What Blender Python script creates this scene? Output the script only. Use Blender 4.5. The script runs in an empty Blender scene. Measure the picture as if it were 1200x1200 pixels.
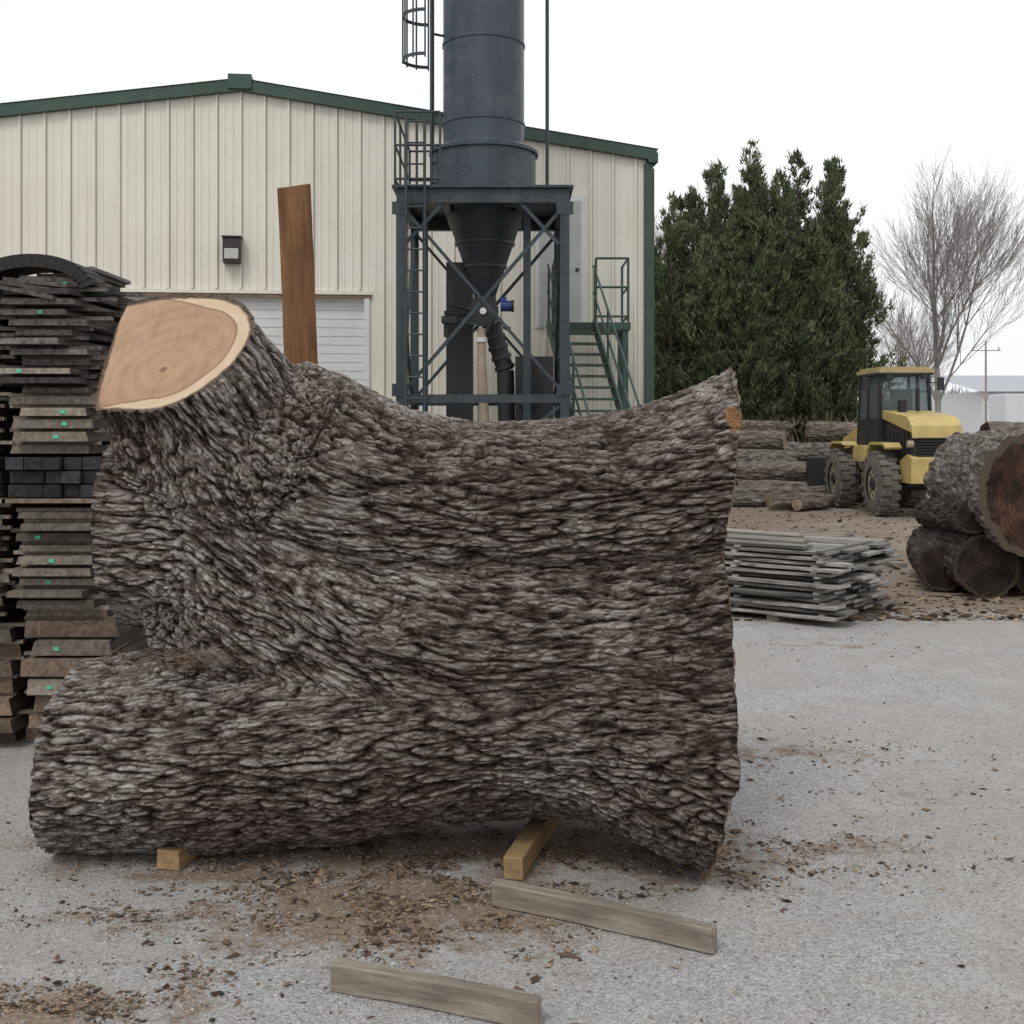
import bpy, bmesh, math, random
import numpy as np
from mathutils import Vector, Matrix, Euler
random.seed(7); rng=np.random.default_rng(7)
scene=bpy.context.scene
COL=scene.collection

# ------------------------------------------------------------------ helpers
class MB:
    def __init__(s): s.v=[];s.f=[];s.m=[]
    def add(s,vs,fs,mat=0):
        o=len(s.v); s.v+= [tuple(v) for v in vs]
        for f in fs: s.f.append(tuple(i+o for i in f)); s.m.append(mat)
    def box(s,c,d,mat=0,rot=None):
        vs=[Vector((x*d[0]/2,y*d[1]/2,z*d[2]/2)) for z in(-1,1) for y in(-1,1) for x in(-1,1)]
        if rot is not None:
            R=Euler(rot).to_matrix(); vs=[R@v for v in vs]
        vs=[v+Vector(c) for v in vs]
        s.add(vs,[(0,2,3,1),(4,5,7,6),(0,1,5,4),(2,6,7,3),(0,4,6,2),(1,3,7,5)],mat)
    def b2(s,x0,x1,y0,y1,z0,z1,mat=0): s.box(((x0+x1)/2,(y0+y1)/2,(z0+z1)/2),(x1-x0,y1-y0,z1-z0),mat)
    def beam(s,p0,p1,w,h=None,mat=0):
        h=h or w; p0=Vector(p0);p1=Vector(p1);t=(p1-p0).normalized()
        up=Vector((0,0,1)) if abs(t.z)<.95 else Vector((0,1,0))
        a=t.cross(up).normalized(); b=a.cross(t)
        vs=[p+a*(i*w/2)+b*(j*h/2) for p in(p0,p1) for i,j in((-1,-1),(1,-1),(1,1),(-1,1))]
        s.add(vs,[(0,1,2,3),(7,6,5,4),(0,4,5,1),(1,5,6,2),(2,6,7,3),(3,7,4,0)],mat)
    def cyl(s,p0,p1,r0,r1=None,n=12,mat=0,caps=True,capmat=None):
        r1=r0 if r1 is None else r1
        p0=Vector(p0);p1=Vector(p1);t=(p1-p0).normalized()
        up=Vector((0,0,1)) if abs(t.z)<.95 else Vector((0,1,0))
        a=t.cross(up).normalized(); b=a.cross(t)
        vs=[]
        for p,r in((p0,r0),(p1,r1)):
            for k in range(n):
                an=2*math.pi*k/n; vs.append(p+a*math.cos(an)*r+b*math.sin(an)*r)
        s.add(vs,[(k,(k+1)%n,n+(k+1)%n,n+k) for k in range(n)],mat)
        if caps:
            s.add(vs[:n],[tuple(reversed(range(n)))],mat if capmat is None else capmat)
            s.add(vs[n:],[tuple(range(n))],mat if capmat is None else capmat)
    def obj(s,name,mats,smooth=False,bevel=0,parent=None,loc=None,rotz=0):
        me=bpy.data.meshes.new(name); me.from_pydata(s.v,[],s.f)
        for m in mats: me.materials.append(m)
        me.polygons.foreach_set('material_index',s.m)
        bm=bmesh.new(); bm.from_mesh(me); bmesh.ops.recalc_face_normals(bm,faces=bm.faces); bm.to_mesh(me); bm.free()
        o=bpy.data.objects.new(name,me); COL.objects.link(o)
        if smooth:
            me.polygons.foreach_set('use_smooth',[True]*len(me.polygons))
            md=o.modifiers.new('es','EDGE_SPLIT'); md.split_angle=math.radians(35)
        if bevel:
            b=o.modifiers.new('bev','BEVEL'); b.width=bevel; b.segments=2; b.limit_method='ANGLE'
        if loc: o.location=loc
        o.rotation_euler[2]=rotz
        if parent: o.parent=parent
        return o
def npmesh(name,V,F,mats,smooth=False,mi=None):
    me=bpy.data.meshes.new(name); V=np.asarray(V,dtype=np.float32);F=np.asarray(F,dtype=np.int32)
    k=F.shape[1]
    me.vertices.add(len(V)); me.vertices.foreach_set('co',V.ravel())
    me.loops.add(F.size); me.loops.foreach_set('vertex_index',F.ravel())
    me.polygons.add(len(F)); me.polygons.foreach_set('loop_start',np.arange(0,F.size,k,dtype=np.int32))
    me.polygons.foreach_set('loop_total',np.full(len(F),k,dtype=np.int32))
    me.update(calc_edges=True)
    for m in mats: me.materials.append(m)
    if mi is not None: me.polygons.foreach_set('material_index',np.asarray(mi,dtype=np.int32))
    me.polygons.foreach_set('use_smooth',np.full(len(F),smooth))
    me.validate()
    o=bpy.data.objects.new(name,me); COL.objects.link(o); return o

PERM=np.random.default_rng(3).permutation(256); PERM=np.concatenate([PERM,PERM,PERM])
G=np.random.default_rng(4).normal(size=(256,3)); G/=np.linalg.norm(G,axis=1)[:,None]
def pn(P):
    P=np.asarray(P,dtype=np.float64); out=np.empty(len(P))
    for a in range(0,len(P),200000):
        p=P[a:a+200000]; i=np.floor(p).astype(int); f=p-i; i&=255
        u=f*f*f*(f*(f*6-15)+10)
        def g(dx,dy,dz):
            h=PERM[PERM[PERM[(i[:,0]+dx)&255]+((i[:,1]+dy)&255)]+((i[:,2]+dz)&255)]
            gg=G[h]; return gg[:,0]*(f[:,0]-dx)+gg[:,1]*(f[:,1]-dy)+gg[:,2]*(f[:,2]-dz)
        l=lambda a_,b_,t:a_+(b_-a_)*t
        x00=l(g(0,0,0),g(1,0,0),u[:,0]);x10=l(g(0,1,0),g(1,1,0),u[:,0])
        x01=l(g(0,0,1),g(1,0,1),u[:,0]);x11=l(g(0,1,1),g(1,1,1),u[:,0])
        out[a:a+200000]=l(l(x00,x10,u[:,1]),l(x01,x11,u[:,1]),u[:,2])
    return out*1.6

# ------------------------------------------------------------------ material helpers
def newmat(name,rough=.8,spec=.3):
    m=bpy.data.materials.new(name); m.use_nodes=True; nt=m.node_tree
    b=nt.nodes['Principled BSDF']; b.inputs['Roughness'].default_value=rough
    b.inputs['Specular IOR Level'].default_value=spec
    return m,nt,b
def nd(nt,t,**kw):
    n=nt.nodes.new(t)
    for k,v in kw.items(): setattr(n,k,v)
    return n
def mth(nt,op,a,b=None,clamp=False):
    n=nt.nodes.new('ShaderNodeMath'); n.operation=op; n.use_clamp=clamp
    for i,x in enumerate((a,b)):
        if x is None: continue
        if isinstance(x,(int,float)): n.inputs[i].default_value=x
        else: nt.links.new(x,n.inputs[i])
    return n.outputs[0]
def mixc(nt,f,a,b,mode='MIX'):
    n=nt.nodes.new('ShaderNodeMix'); n.data_type='RGBA'; n.blend_type=mode
    for idx,x in((0,f),(6,a),(7,b)):
        if isinstance(x,(int,float)): n.inputs[idx].default_value=x
        elif isinstance(x,tuple): n.inputs[idx].default_value=x if len(x)==4 else (*x,1)
        else: nt.links.new(x,n.inputs[idx])
    return n.outputs[2]
def ramp(nt,f,stops):
    n=nt.nodes.new('ShaderNodeValToRGB'); e=n.color_ramp.elements
    while len(e)<len(stops): e.new(.5)
    for el,(p,c) in zip(e,stops):
        el.position=p; el.color=(*c,1) if isinstance(c,tuple) else (c,c,c,1)
    nt.links.new(f,n.inputs[0]); return n.outputs[0]
def noise(nt,scale,detail=4,rough=.55,vec=None,sc=None,coord='Object'):
    tc=nd(nt,'ShaderNodeTexCoord'); v=tc.outputs[coord] if vec is None else vec
    if sc:
        mp=nd(nt,'ShaderNodeMapping'); mp.inputs['Scale'].default_value=sc; nt.links.new(v,mp.inputs[0]); v=mp.outputs[0]
    n=nd(nt,'ShaderNodeTexNoise'); n.inputs['Scale'].default_value=scale; n.inputs['Detail'].default_value=detail
    n.inputs['Roughness'].default_value=rough; nt.links.new(v,n.inputs['Vector']); return n.outputs['Fac']
def bump(nt,b,h,dist=.01,strength=1):
    n=nd(nt,'ShaderNodeBump'); n.inputs['Distance'].default_value=dist; n.inputs['Strength'].default_value=strength
    nt.links.new(h,n.inputs['Height']); nt.links.new(n.outputs[0],b.inputs['Normal'])
def base(nt,b,c): nt.links.new(c,b.inputs['Base Color'])
def painted(name,col,rough=.5,var=.25,metal=0,scale=3,streak=(1,1,1),dirt=None):
    m,nt,b=newmat(name,rough,.4); b.inputs['Metallic'].default_value=metal
    n=noise(nt,scale,4,.65,sc=streak)
    c=ramp(nt,n,[(.3,tuple(x*(1-var) for x in col)),(.7,tuple(min(1,x*(1+var)) for x in col))])
    if dirt:
        n2=noise(nt,scale*2.3,4,.7); f=ramp(nt,n2,[(.5,0.0),(.7,.6)]); c=mixc(nt,f,c,dirt)
    base(nt,b,c); return m
def wood(name,c1,c2,axis=0,rough=.8,island=.3,scale=6):
    m,nt,b=newmat(name,rough,.2)
    sc=[14,14,14]; sc[axis]=1.2
    n=noise(nt,scale,5,.65,sc=tuple(x/2 for x in sc))
    n2=noise(nt,5,4,.6)
    g=nd(nt,'ShaderNodeNewGeometry')
    c=ramp(nt,n,[(.32,c1),(.66,c2)])
    c=mixc(nt,mth(nt,'MULTIPLY',n2,.6),c,tuple(x*.35 for x in c1))
    v=mth(nt,'ADD',mth(nt,'MULTIPLY',g.outputs['Random Per Island'],2*island),1-island)
    cm=nd(nt,'ShaderNodeVectorMath',operation='SCALE'); nt.links.new(c,cm.inputs[0]); nt.links.new(v,cm.inputs['Scale'])
    nt.links.new(cm.outputs[0],b.inputs['Base Color'])
    bump(nt,b,n,.006,.7); return m

M={}
M['steel']=painted('dark_steel_paint',(.030,.042,.050),.5,.3,0,1.4,(3,3,.5),dirt=(.06,.075,.08))
M['tank']=painted('tank_paint',(.036,.050,.064),.42,.35,0,1.1,(3,3,.3),dirt=(.085,.10,.115))
M['hopper']=painted('hopper_paint',(.022,.028,.034),.45,.3,0,1.1,(3,3,.3),dirt=(.05,.06,.065))
M['green']=painted('green_trim',(.040,.075,.060),.5,.2)
M['gwhite']=painted('door_white',(.62,.63,.63),.6,.08)
M['black']=painted('black_rubber',(.016,.016,.017),.7,.3)
M['tire']=painted('tire_dusty',(.12,.112,.10),.9,.4,0,4,dirt=(.24,.215,.185))
M['yellow']=painted('machine_yellow',(.48,.37,.14),.6,.2,0,2,dirt=(.34,.28,.17))
M['dark']=painted('machine_dark',(.022,.023,.025),.5,.3)
M['bronze']=painted('bronze_fixture',(.035,.03,.028),.5,.2)
M['lens']=painted('lamp_lens',(.45,.45,.42),.3,.1)
M['beige']=painted('hose_beige',(.36,.29,.22),.7,.2)
M['blue']=painted('motor_blue',(.025,.05,.22),.5,.2)
M['rust']=painted('rusty_trim',(.20,.14,.10),.8,.4)
M['tag']=painted('green_tag',(.10,.50,.30),.6,.1)

def siding():
    m,nt,b=newmat('cream_metal_siding',.5,.35)
    n=noise(nt,.6,4,.6); st=noise(nt,2.2,4,.65,sc=(3,3,.12))
    c=ramp(nt,n,[(.3,(.67,.645,.555)),(.7,(.75,.725,.645))])
    c=mixc(nt,ramp(nt,st,[(.48,0.0),(.78,.35)]),c,(.48,.45,.38))
    base(nt,b,c)
    bump(nt,b,noise(nt,1.2,2),.02,.3); return m
M['siding']=siding()
M['seam']=painted('siding_seam',(.36,.345,.29),.6,.15)

# ------------------------------------------------------------------ world, sun, camera
w=bpy.data.worlds.new('World'); scene.world=w; w.use_nodes=True; nt=w.node_tree
SE,SA=math.radians(52),math.radians(205)
sky=nt.nodes.new('ShaderNodeTexSky'); sky.sky_type='NISHITA'; sky.sun_disc=False; sky.sun_elevation=SE; sky.sun_rotation=SA; sky.dust_density=4
hs=nt.nodes.new('ShaderNodeHueSaturation'); hs.inputs['Saturation'].default_value=.25
nt.links.new(sky.outputs[0],hs.inputs['Color'])
tc=nt.nodes.new('ShaderNodeTexCoord')
cl=nt.nodes.new('ShaderNodeTexNoise'); cl.inputs['Scale'].default_value=1.6; cl.inputs['Detail'].default_value=4; nt.links.new(tc.outputs['Generated'],cl.inputs['Vector'])
cr=ramp(nt,cl.outputs['Fac'],[(.35,(.86,.89,.93)),(.60,(1.0,1.0,1.0))])
sc_=nt.nodes.new('ShaderNodeVectorMath'); sc_.operation='SCALE'; sc_.inputs['Scale'].default_value=11.3; nt.links.new(cr,sc_.inputs[0])
c=mixc(nt,.9,hs.outputs[0],sc_.outputs[0])
bg=nt.nodes['Background']; nt.links.new(c,bg.inputs[0]); bg.inputs[1].default_value=.1
sd=bpy.data.lights.new('sun','SUN'); sd.energy=1.1; sd.angle=math.radians(16); sd.color=(1,.97,.93)
so=bpy.data.objects.new('sun',sd); COL.objects.link(so)
dirv=Vector((math.sin(SA)*math.cos(SE),math.cos(SA)*math.cos(SE),math.sin(SE)))
so.rotation_euler=dirv.to_track_quat('Z','Y').to_euler(); so.location=(0,-5,20)
cd=bpy.data.cameras.new('camera'); cam=bpy.data.objects.new('camera',cd); COL.objects.link(cam); scene.camera=cam
cam.location=(0,0,1.6); cam.rotation_euler=(math.radians(90),0,0); cd.sensor_width=36; cd.lens=40.5; cd.shift_y=-.0833; cd.clip_end=2000
scene.view_settings.view_transform='Standard'; scene.view_settings.look='None'; scene.view_settings.exposure=0

# ------------------------------------------------------------------ ground
# (centre x, centre y, radius x, radius y, strength)
PATCH=[(-.40,3.84,.70,.40,1.15),(-1.27,3.16,.42,.17,.95),(-1.36,3.75,.28,.09,.55),(1.35,5.7,.95,.42,.45),(1.27,4.2,.35,.22,.25),(1.75,4.95,.7,.2,.1),(-.2,4.35,1.5,.30,1.05),(-.95,3.35,.30,.10,.5),(.6,4.05,.4,.15,.6),(-1.0,4.1,.5,.14,.8),(2.3,8.4,1.2,.7,.25)]
def ground_mat():
    m,nt,b=newmat('gravel_and_dirt',.95,.15)
    tc=nd(nt,'ShaderNodeTexCoord'); P=tc.outputs['Object']
    big=noise(nt,.7,4,.6); med=noise(nt,5,5,.7)
    vo=nd(nt,'ShaderNodeTexVoronoi'); vo.inputs['Scale'].default_value=105; nt.links.new(P,vo.inputs['Vector'])
    vo2=nd(nt,'ShaderNodeTexVoronoi'); vo2.inputs['Scale'].default_value=230; nt.links.new(P,vo2.inputs['Vector'])
    s1=nd(nt,'ShaderNodeSeparateColor'); nt.links.new(vo.outputs['Color'],s1.inputs[0])
    s2=nd(nt,'ShaderNodeSeparateColor'); nt.links.new(vo2.outputs['Color'],s2.inputs[0])
    f=mth(nt,'ADD',mth(nt,'MULTIPLY',s1.outputs[0],.5),mth(nt,'MULTIPLY',s2.outputs[0],.5))
    grav=ramp(nt,f,[(.05,(.19,.186,.18)),(.5,(.345,.34,.333)),(.95,(.52,.52,.51))])
    grav=mixc(nt,ramp(nt,big,[(.38,0.0),(.62,.5)]),grav,(.33,.30,.265))
    grav=mixc(nt,ramp(nt,med,[(.50,0.0),(.72,.45)]),grav,(.26,.243,.225))
    grav=mixc(nt,ramp(nt,noise(nt,1.9,5,.75),[(.54,0.0),(.70,.5)]),grav,(.45,.447,.44))
    dirt=ramp(nt,noise(nt,45,6,.8),[(.32,(.07,.044,.030)),(.5,(.215,.150,.105)),(.70,(.38,.30,.225))])
    mx=None
    for cx,cy,rx,ry,st in PATCH:
        mp=nd(nt,'ShaderNodeMapping'); mp.inputs['Scale'].default_value=(1/rx,1/ry,0); mp.inputs['Location'].default_value=(-cx/rx,-cy/ry,0)
        nt.links.new(P,mp.inputs[0]); ln=nd(nt,'ShaderNodeVectorMath',operation='LENGTH'); nt.links.new(mp.outputs[0],ln.inputs[0])
        v=mth(nt,'SUBTRACT',st,ln.outputs['Value'])
        mx=v if mx is None else mth(nt,'MAXIMUM',mx,v)
    sp=nd(nt,'ShaderNodeSeparateXYZ'); nt.links.new(P,sp.inputs[0])
    far=mth(nt,'MULTIPLY',mth(nt,'SUBTRACT',sp.outputs[1],9.5),.9)
    mx=mth(nt,'MAXIMUM',mx,far)
    mx=mth(nt,'MAXIMUM',mx,-.95)
    nz=mth(nt,'MULTIPLY',mth(nt,'SUBTRACT',noise(nt,4.2,7,.8),.5),4.6)
    mask=ramp(nt,mth(nt,'ADD',mx,nz),[(.0,0.0),(.60,.90)])
    fargrey=ramp(nt,noise(nt,.35,4,.7),[(.42,0.0),(.62,.6)])
    dirt=mixc(nt,mth(nt,'MULTIPLY',fargrey,ramp(nt,mth(nt,'MULTIPLY',sp.outputs[1],.01),[(.10,0.0),(.14,1.0)])),dirt,(.32,.30,.27))
    col=mixc(nt,mask,grav,dirt)
    base(nt,b,col)
    h=mth(nt,'ADD',mth(nt,'MULTIPLY',vo.outputs['Distance'],.5),mth(nt,'MULTIPLY',med,1.2))
    h=mth(nt,'ADD',h,mth(nt,'MULTIPLY',noise(nt,60,4,.7),.8))
    bump(nt,b,h,.011,.7)
    return m
mb=MB(); mb.add([(-600,-200,0),(600,-200,0),(600,1400,0),(-600,1400,0)],[(0,1,2,3)]); mb.obj('ground',[ground_mat()])

# ------------------------------------------------------------------ scattered stones/chips
OV=np.array([(1,0,0),(-1,0,0),(0,1,0),(0,-1,0),(0,0,1),(0,0,-1)],float)
OF=np.array([(0,2,4),(2,1,4),(1,3,4),(3,0,4),(2,0,5),(1,2,5),(3,1,5),(0,3,5)])
def octas(name,C,S,mats,tilt=.3,mi=None):
    n=len(C); V=OV[None]*(1+rng.uniform(-.35,.35,(n,6,3)))*S[:,None,:]+rng.uniform(-.25,.25,(n,6,3))*S[:,None,:]
    a=rng.uniform(0,6.28,n); t=rng.normal(0,tilt,n)
    x=V[:,:,0].copy();z=V[:,:,2].copy(); V[:,:,0]=x*np.cos(t)[:,None]-z*np.sin(t)[:,None]; V[:,:,2]=x*np.sin(t)[:,None]+z*np.cos(t)[:,None]
    x=V[:,:,0].copy();y=V[:,:,1].copy(); V[:,:,0]=x*np.cos(a)[:,None]-y*np.sin(a)[:,None]; V[:,:,1]=x*np.sin(a)[:,None]+y*np.cos(a)[:,None]
    V+=C[:,None,:]; F=OF[None]+(np.arange(n)*6)[:,None,None]
    return npmesh(name,V.reshape(-1,3),F.reshape(-1,3),mats)
def island_mat(name,stops,rough=.9):
    m,nt,b=newmat(name,rough,.2); g=nd(nt,'ShaderNodeNewGeometry')
    c=ramp(nt,g.outputs['Random Per Island'],stops); base(nt,b,c); return m
stone=island_mat('gravel_stone',[(0,(.15,.145,.14)),(.5,(.32,.315,.30)),(1,(.50,.49,.48))])
chip=island_mat('bark_chip',[(0,(.028,.019,.014)),(.35,(.095,.062,.043)),(.7,(.20,.14,.095)),(1,(.33,.25,.175))])
n=20000
Y=3.0*(2.6**rng.uniform(0,1,n)); X=rng.uniform(-.5,.5,n)*Y*1.05
S=rng.uniform(.0018,.0038,(n,1))*np.array([[1,1,.7]])*(1+rng.exponential(.22,(n,1)))
octas('gravel',np.stack([X,Y,np.full(n,.001)],1),S,[stone])
cs=[];ss=[]
for (cx,cy,rx,ry,st),k in zip(PATCH,[8000,2000,400,1100,300,260,7000,250,700,900,500]):
    p=rng.normal(0,.55,(k,2))*np.array([rx,ry])+np.array([cx,cy]); nzv=pn(np.stack([p[:,0]*4,p[:,1]*6,np.zeros(k)],1))+.5*pn(np.stack([p[:,0]*11,p[:,1]*15,np.ones(k)],1)); p=p[nzv>-.05]
    cs.append(p); s0=.0014+rng.exponential(.0021,len(p)); ss.append(np.clip(s0,0,.014))
k=420; Y=3.0*(3.0**rng.uniform(0,1,k)); cs.append(np.stack([rng.uniform(-.5,.5,k)*Y*1.0,Y],1)); ss.append(.0018+rng.exponential(.0024,k))
k=7; Y=4.2+rng.uniform(0,1,k)*3; cs.append(np.stack([rng.uniform(.2,.5,k)*Y*.9,Y],1)); ss.append(.009+rng.exponential(.005,k))
k=6000; Y=9.5+rng.uniform(0,1,k)**1.6*16; cs.append(np.stack([1.5+rng.uniform(0,1,k)*Y*.5,Y],1)); ss.append(.005+rng.exponential(.010,k))
C=np.concatenate(cs);s=np.concatenate(ss)
S=np.stack([s*rng.uniform(1,2.6,len(s)),s,s*.4],1)
octas('bark_debris',np.stack([C[:,0],C[:,1],s*.3+.001],1),S,[chip],.25)

# ------------------------------------------------------------------ THE BIG LOG
def catm(C,n):
    C=np.asarray(C,float); P=np.vstack([2*C[0]-C[1],C,2*C[-1]-C[-2]]); k=len(C)-1; out=[]
    for t in np.linspace(0,k,n):
        i=min(int(t),k-1); u=t-i; p0,p1,p2,p3=P[i:i+4]
        out.append(.5*((2*p1)+(-p0+p2)*u+(2*p0-5*p1+4*p2-p3)*u*u+(-p0+3*p1-3*p2+p3)*u**3))
    return np.array(out)
def frames(A):
    T=np.gradient(A,axis=0); T/=np.linalg.norm(T,axis=1)[:,None]
    B=np.array([[0,1,0]])-T*T[:,1:2]; B/=np.linalg.norm(B,axis=1)[:,None]
    return T,B,np.cross(T,B)
def tube(mb,ctrl,n=50,seg=48):
    D=catm(ctrl,n); A=D[:,:3]; T,B,Nn=frames(A); vs=[]
    for i in range(n):
        for k in range(seg):
            a=2*math.pi*k/seg; vs.append(A[i]+B[i]*math.cos(a)*D[i,3]+Nn[i]*math.sin(a)*D[i,4])
    fs=[(i*seg+k,i*seg+(k+1)%seg,(i+1)*seg+(k+1)%seg,(i+1)*seg+k) for i in range(n-1) for k in range(seg)]
    fs+=[tuple(reversed(range(seg))),tuple(range((n-1)*seg,n*seg))]
    m2=bmesh.new(); bv=[m2.verts.new(v) for v in vs]
    for f in fs: m2.faces.new([bv[i] for i in f])
    bmesh.ops.recalc_face_normals(m2,faces=m2.faces); m2.verts.index_update()
    mb.add([v.co.copy() for v in m2.verts],[[v.index for v in f.verts] for f in m2.faces]); m2.free()
Uc=[(.95,4.50,1.385,.46,.43),(.75,4.52,1.36,.44,.37),(.45,4.53,1.31,.44,.33),(0,4.52,1.28,.46,.33),(-.35,4.50,1.29,.47,.355),(-.65,4.46,1.35,.47,.40),(-.88,4.42,1.46,.44,.40),(-1.02,4.36,1.58,.38,.36)]
Kc=[(.95,4.60,.82,.62,.56),(.6,4.60,.79,.61,.48),(0,4.58,.77,.60,.46),(-.5,4.58,.83,.59,.49),(-.85,4.56,1.00,.53,.49),(-1.15,4.52,1.19,.45,.42),(-1.4,4.5,1.22,.40,.37),(-1.62,4.5,1.235,.37,.355)]
Lc=[(.95,4.24,.42,.52,.48),(.7,4.33,.455,.52,.45),(.35,4.43,.53,.52,.435),(0,4.48,.54,.53,.425),(-.4,4.50,.50,.52,.42),(-.85,4.49,.45,.48,.42),(-1.15,4.46,.39,.43,.385),(-1.4,4.44,.36,.40,.365),(-1.82,4.42,.325,.355,.33)]
lm=MB()
for cc in (Uc,Kc,Lc): tube(lm,cc)
cc0=np.array([-1.215,4.15,1.87]); n0=np.array([-.3,-.68,.67]); n0/=np.linalg.norm(n0)
e1=np.array([-.915,.404,0]); e1/=np.linalg.norm(e1); e2=np.cross(n0,e1); e2=e2 if e2[2]>0 else -e2
OUT=np.array([(.41,.27),(.31,.01),(.205,-.26),(.1,-.285),(-.08,-.285),(-.2,-.22),(-.29,-.08),(-.30,.06),(-.24,.18),(-.1,.27),(.08,.30),(.26,.30)])
OC=catm(np.vstack([OUT,OUT[:1]]),49)[:-1]
th=np.arctan2(OC[:,1],OC[:,0]); rr=np.hypot(OC[:,0],OC[:,1]); oi=np.argsort(th); TH=np.concatenate([th[oi]-2*np.pi,th[oi],th[oi]+2*np.pi]);RR=np.tile(rr[oi],3)
dl=np.array([-.42,-.38,.80]); dl/=np.linalg.norm(dl)
rings=[(cc0+dl*.06,1.0,0),(cc0-dl*.08,1.0,0),(np.array([-1.13,4.28,1.66]),1.10,.15),(np.array([-1.04,4.40,1.42]),1.25,.3),(np.array([-.95,4.5,1.15]),1.35,.5)]
vs=[];seg=len(OC)
for c_,s_,tlt in rings:
    vs+= [c_+e1*(p[0]*s_)+e2*(p[1]*s_*(1+tlt)) for p in OC]
fs=[(i*seg+k,i*seg+(k+1)%seg,(i+1)*seg+(k+1)%seg,(i+1)*seg+k) for i in range(len(rings)-1) for k in range(seg)]
fs+=[tuple(reversed(range(seg))),tuple(range((len(rings)-1)*seg,len(rings)*seg))]
m2=bmesh.new(); bv=[m2.verts.new(v) for v in vs]
for f in fs: m2.faces.new([bv[i] for i in f])
bmesh.ops.recalc_face_normals(m2,faces=m2.faces); m2.verts.index_update()
lm.add([v.co.copy() for v in m2.verts],[[v.index for v in f.verts] for f in m2.faces]); m2.free()
me=bpy.data.meshes.new('tmp'); me.from_pydata(lm.v,[],lm.f); o=bpy.data.objects.new('tmp',me); COL.objects.link(o)
r=o.modifiers.new('r','REMESH'); r.mode='VOXEL'; r.voxel_size=.0165
s_=o.modifiers.new('s','SMOOTH'); s_.factor=.5; s_.iterations=14
ss_=o.modifiers.new('ss','SUBSURF'); ss_.levels=2; ss_.render_levels=2
dg=bpy.context.evaluated_depsgraph_get(); me2=bpy.data.meshes.new_from_object(o.evaluated_get(dg)); bpy.data.objects.remove(o)
nv=len(me2.vertices); print('LOG verts',nv)
V=np.empty(nv*3,np.float32); me2.vertices.foreach_get('co',V); V=V.reshape(-1,3).astype(float)
Nr=np.empty(nv*3,np.float32); me2.vertices.foreach_get('normal',Nr); Nr=Nr.reshape(-1,3).astype(float)
def coords(ctrl):
    D=catm(ctrl,60); A=D[:,:3]; T,B,Nn=frames(A); S=np.concatenate([[0],np.cumsum(np.linalg.norm(np.diff(A,axis=0),axis=1))])
    out=np.empty((nv,3));dn=np.empty(nv); A2=(A**2).sum(1)
    for a in range(0,nv,60000):
        p=V[a:a+60000]; i=(A2[None]-2*p@A.T).argmin(1); q=p-A[i]
        out[a:a+60000,0]=S[i]+(q*T[i]).sum(1); out[a:a+60000,1]=(q*B[i]).sum(1); out[a:a+60000,2]=(q*Nn[i]).sum(1)
        dn[a:a+60000]=np.sqrt((out[a:a+60000,1]/D[i,3])**2+(out[a:a+60000,2]/D[i,4])**2)
    return out,dn
Uext=Uc[:-1]+[(-1.04,4.32,1.62,.38,.38),(-1.215,4.15,1.87,.3,.3),(-1.4,3.97,2.12,.3,.3)]
Lax=[(.98,4.38,.50,.54,.50),(0,4.47,.48,.53,.44),(-1.0,4.46,.41,.46,.41),(-1.9,4.42,.33,.35,.33)]
fields=[coords(Uext),coords(Kc),coords(Lax)]
W=np.stack([np.exp(-7*np.clip(f[1]-.8,0,5)) for f in fields],1)
Wd=W*(1+.35*np.stack([pn(V*9+k*5) for k in range(3)],1))
W=W**3.2; W/=W.sum(1)[:,None]
dom=Wd.argmax(1); allf=np.stack([f[0] for f in fields],0); grain=allf[dom,np.arange(nv)]+dom[:,None]*3.7
def bark(q,seed):
    s=q[:,0:1];o_=q[:,1:]
    wp=np.stack([pn(np.hstack([s*2.0,o_*4])+seed+k) for k in(0,31,57)],1)
    wf=np.stack([pn(np.hstack([s*8,o_*15])+seed+k) for k in(11,19,23)],1)
    s2=s+wp[:,0:1]*.05+wf[:,0:1]*.015; o2=o_+wp[:,1:]*.028+wf[:,1:]*.010
    h1=np.abs(pn(np.hstack([s2*4.0,o2*24])+seed)); h1=np.clip(h1*4.0,0,1)**.8
    h2=np.abs(pn(np.hstack([s2*8.5,o2*46])+seed+7)); h2=np.clip(h2*3.6,0,1)
    h3=pn(np.hstack([s2*26,o2*85])+seed+3)
    h4=np.abs(pn(np.hstack([s2*16,o2*11])+seed+9)); h4=np.clip(h4*7,0,1)
    lob=pn(np.hstack([s*.8,o_*3.6])+seed+5)
    return h1,h2,h3,h4,lob
H=[np.zeros(nv) for _ in range(5)]
for j,(q,dn) in enumerate(fields):
    bb=bark(q,13.3*(j+1))
    for k in range(5): H[k]+=W[:,j]*bb[k]
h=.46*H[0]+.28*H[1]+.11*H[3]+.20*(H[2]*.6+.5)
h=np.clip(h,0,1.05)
mac=pn(V*2.0)*.025+H[4]*.040+pn(V*6+9)*.005
dsp=mac+(h-.6)*.034
dU=((V-cc0)@n0); nearU=np.linalg.norm(V-cc0,axis=1)<.62
capish=(nearU&(dU>-.012))
P=V+Nr*dsp[:,None]
P[capish]=V[capish]+Nr[capish]*((h[capish]-.6)*.03*np.clip(1-np.abs((Nr[capish]@n0)),0,1))[:,None]
dU=((P-cc0)@n0); cU=nearU&(dU>0); P[cU]-=n0*dU[cU][:,None]
jag=pn(np.stack([P[:,1]*7,P[:,2]*9,P[:,0]*0+2],1))*.012+pn(np.stack([P[:,1]*25,P[:,2]*30,P[:,0]*0+2],1))*.005
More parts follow.
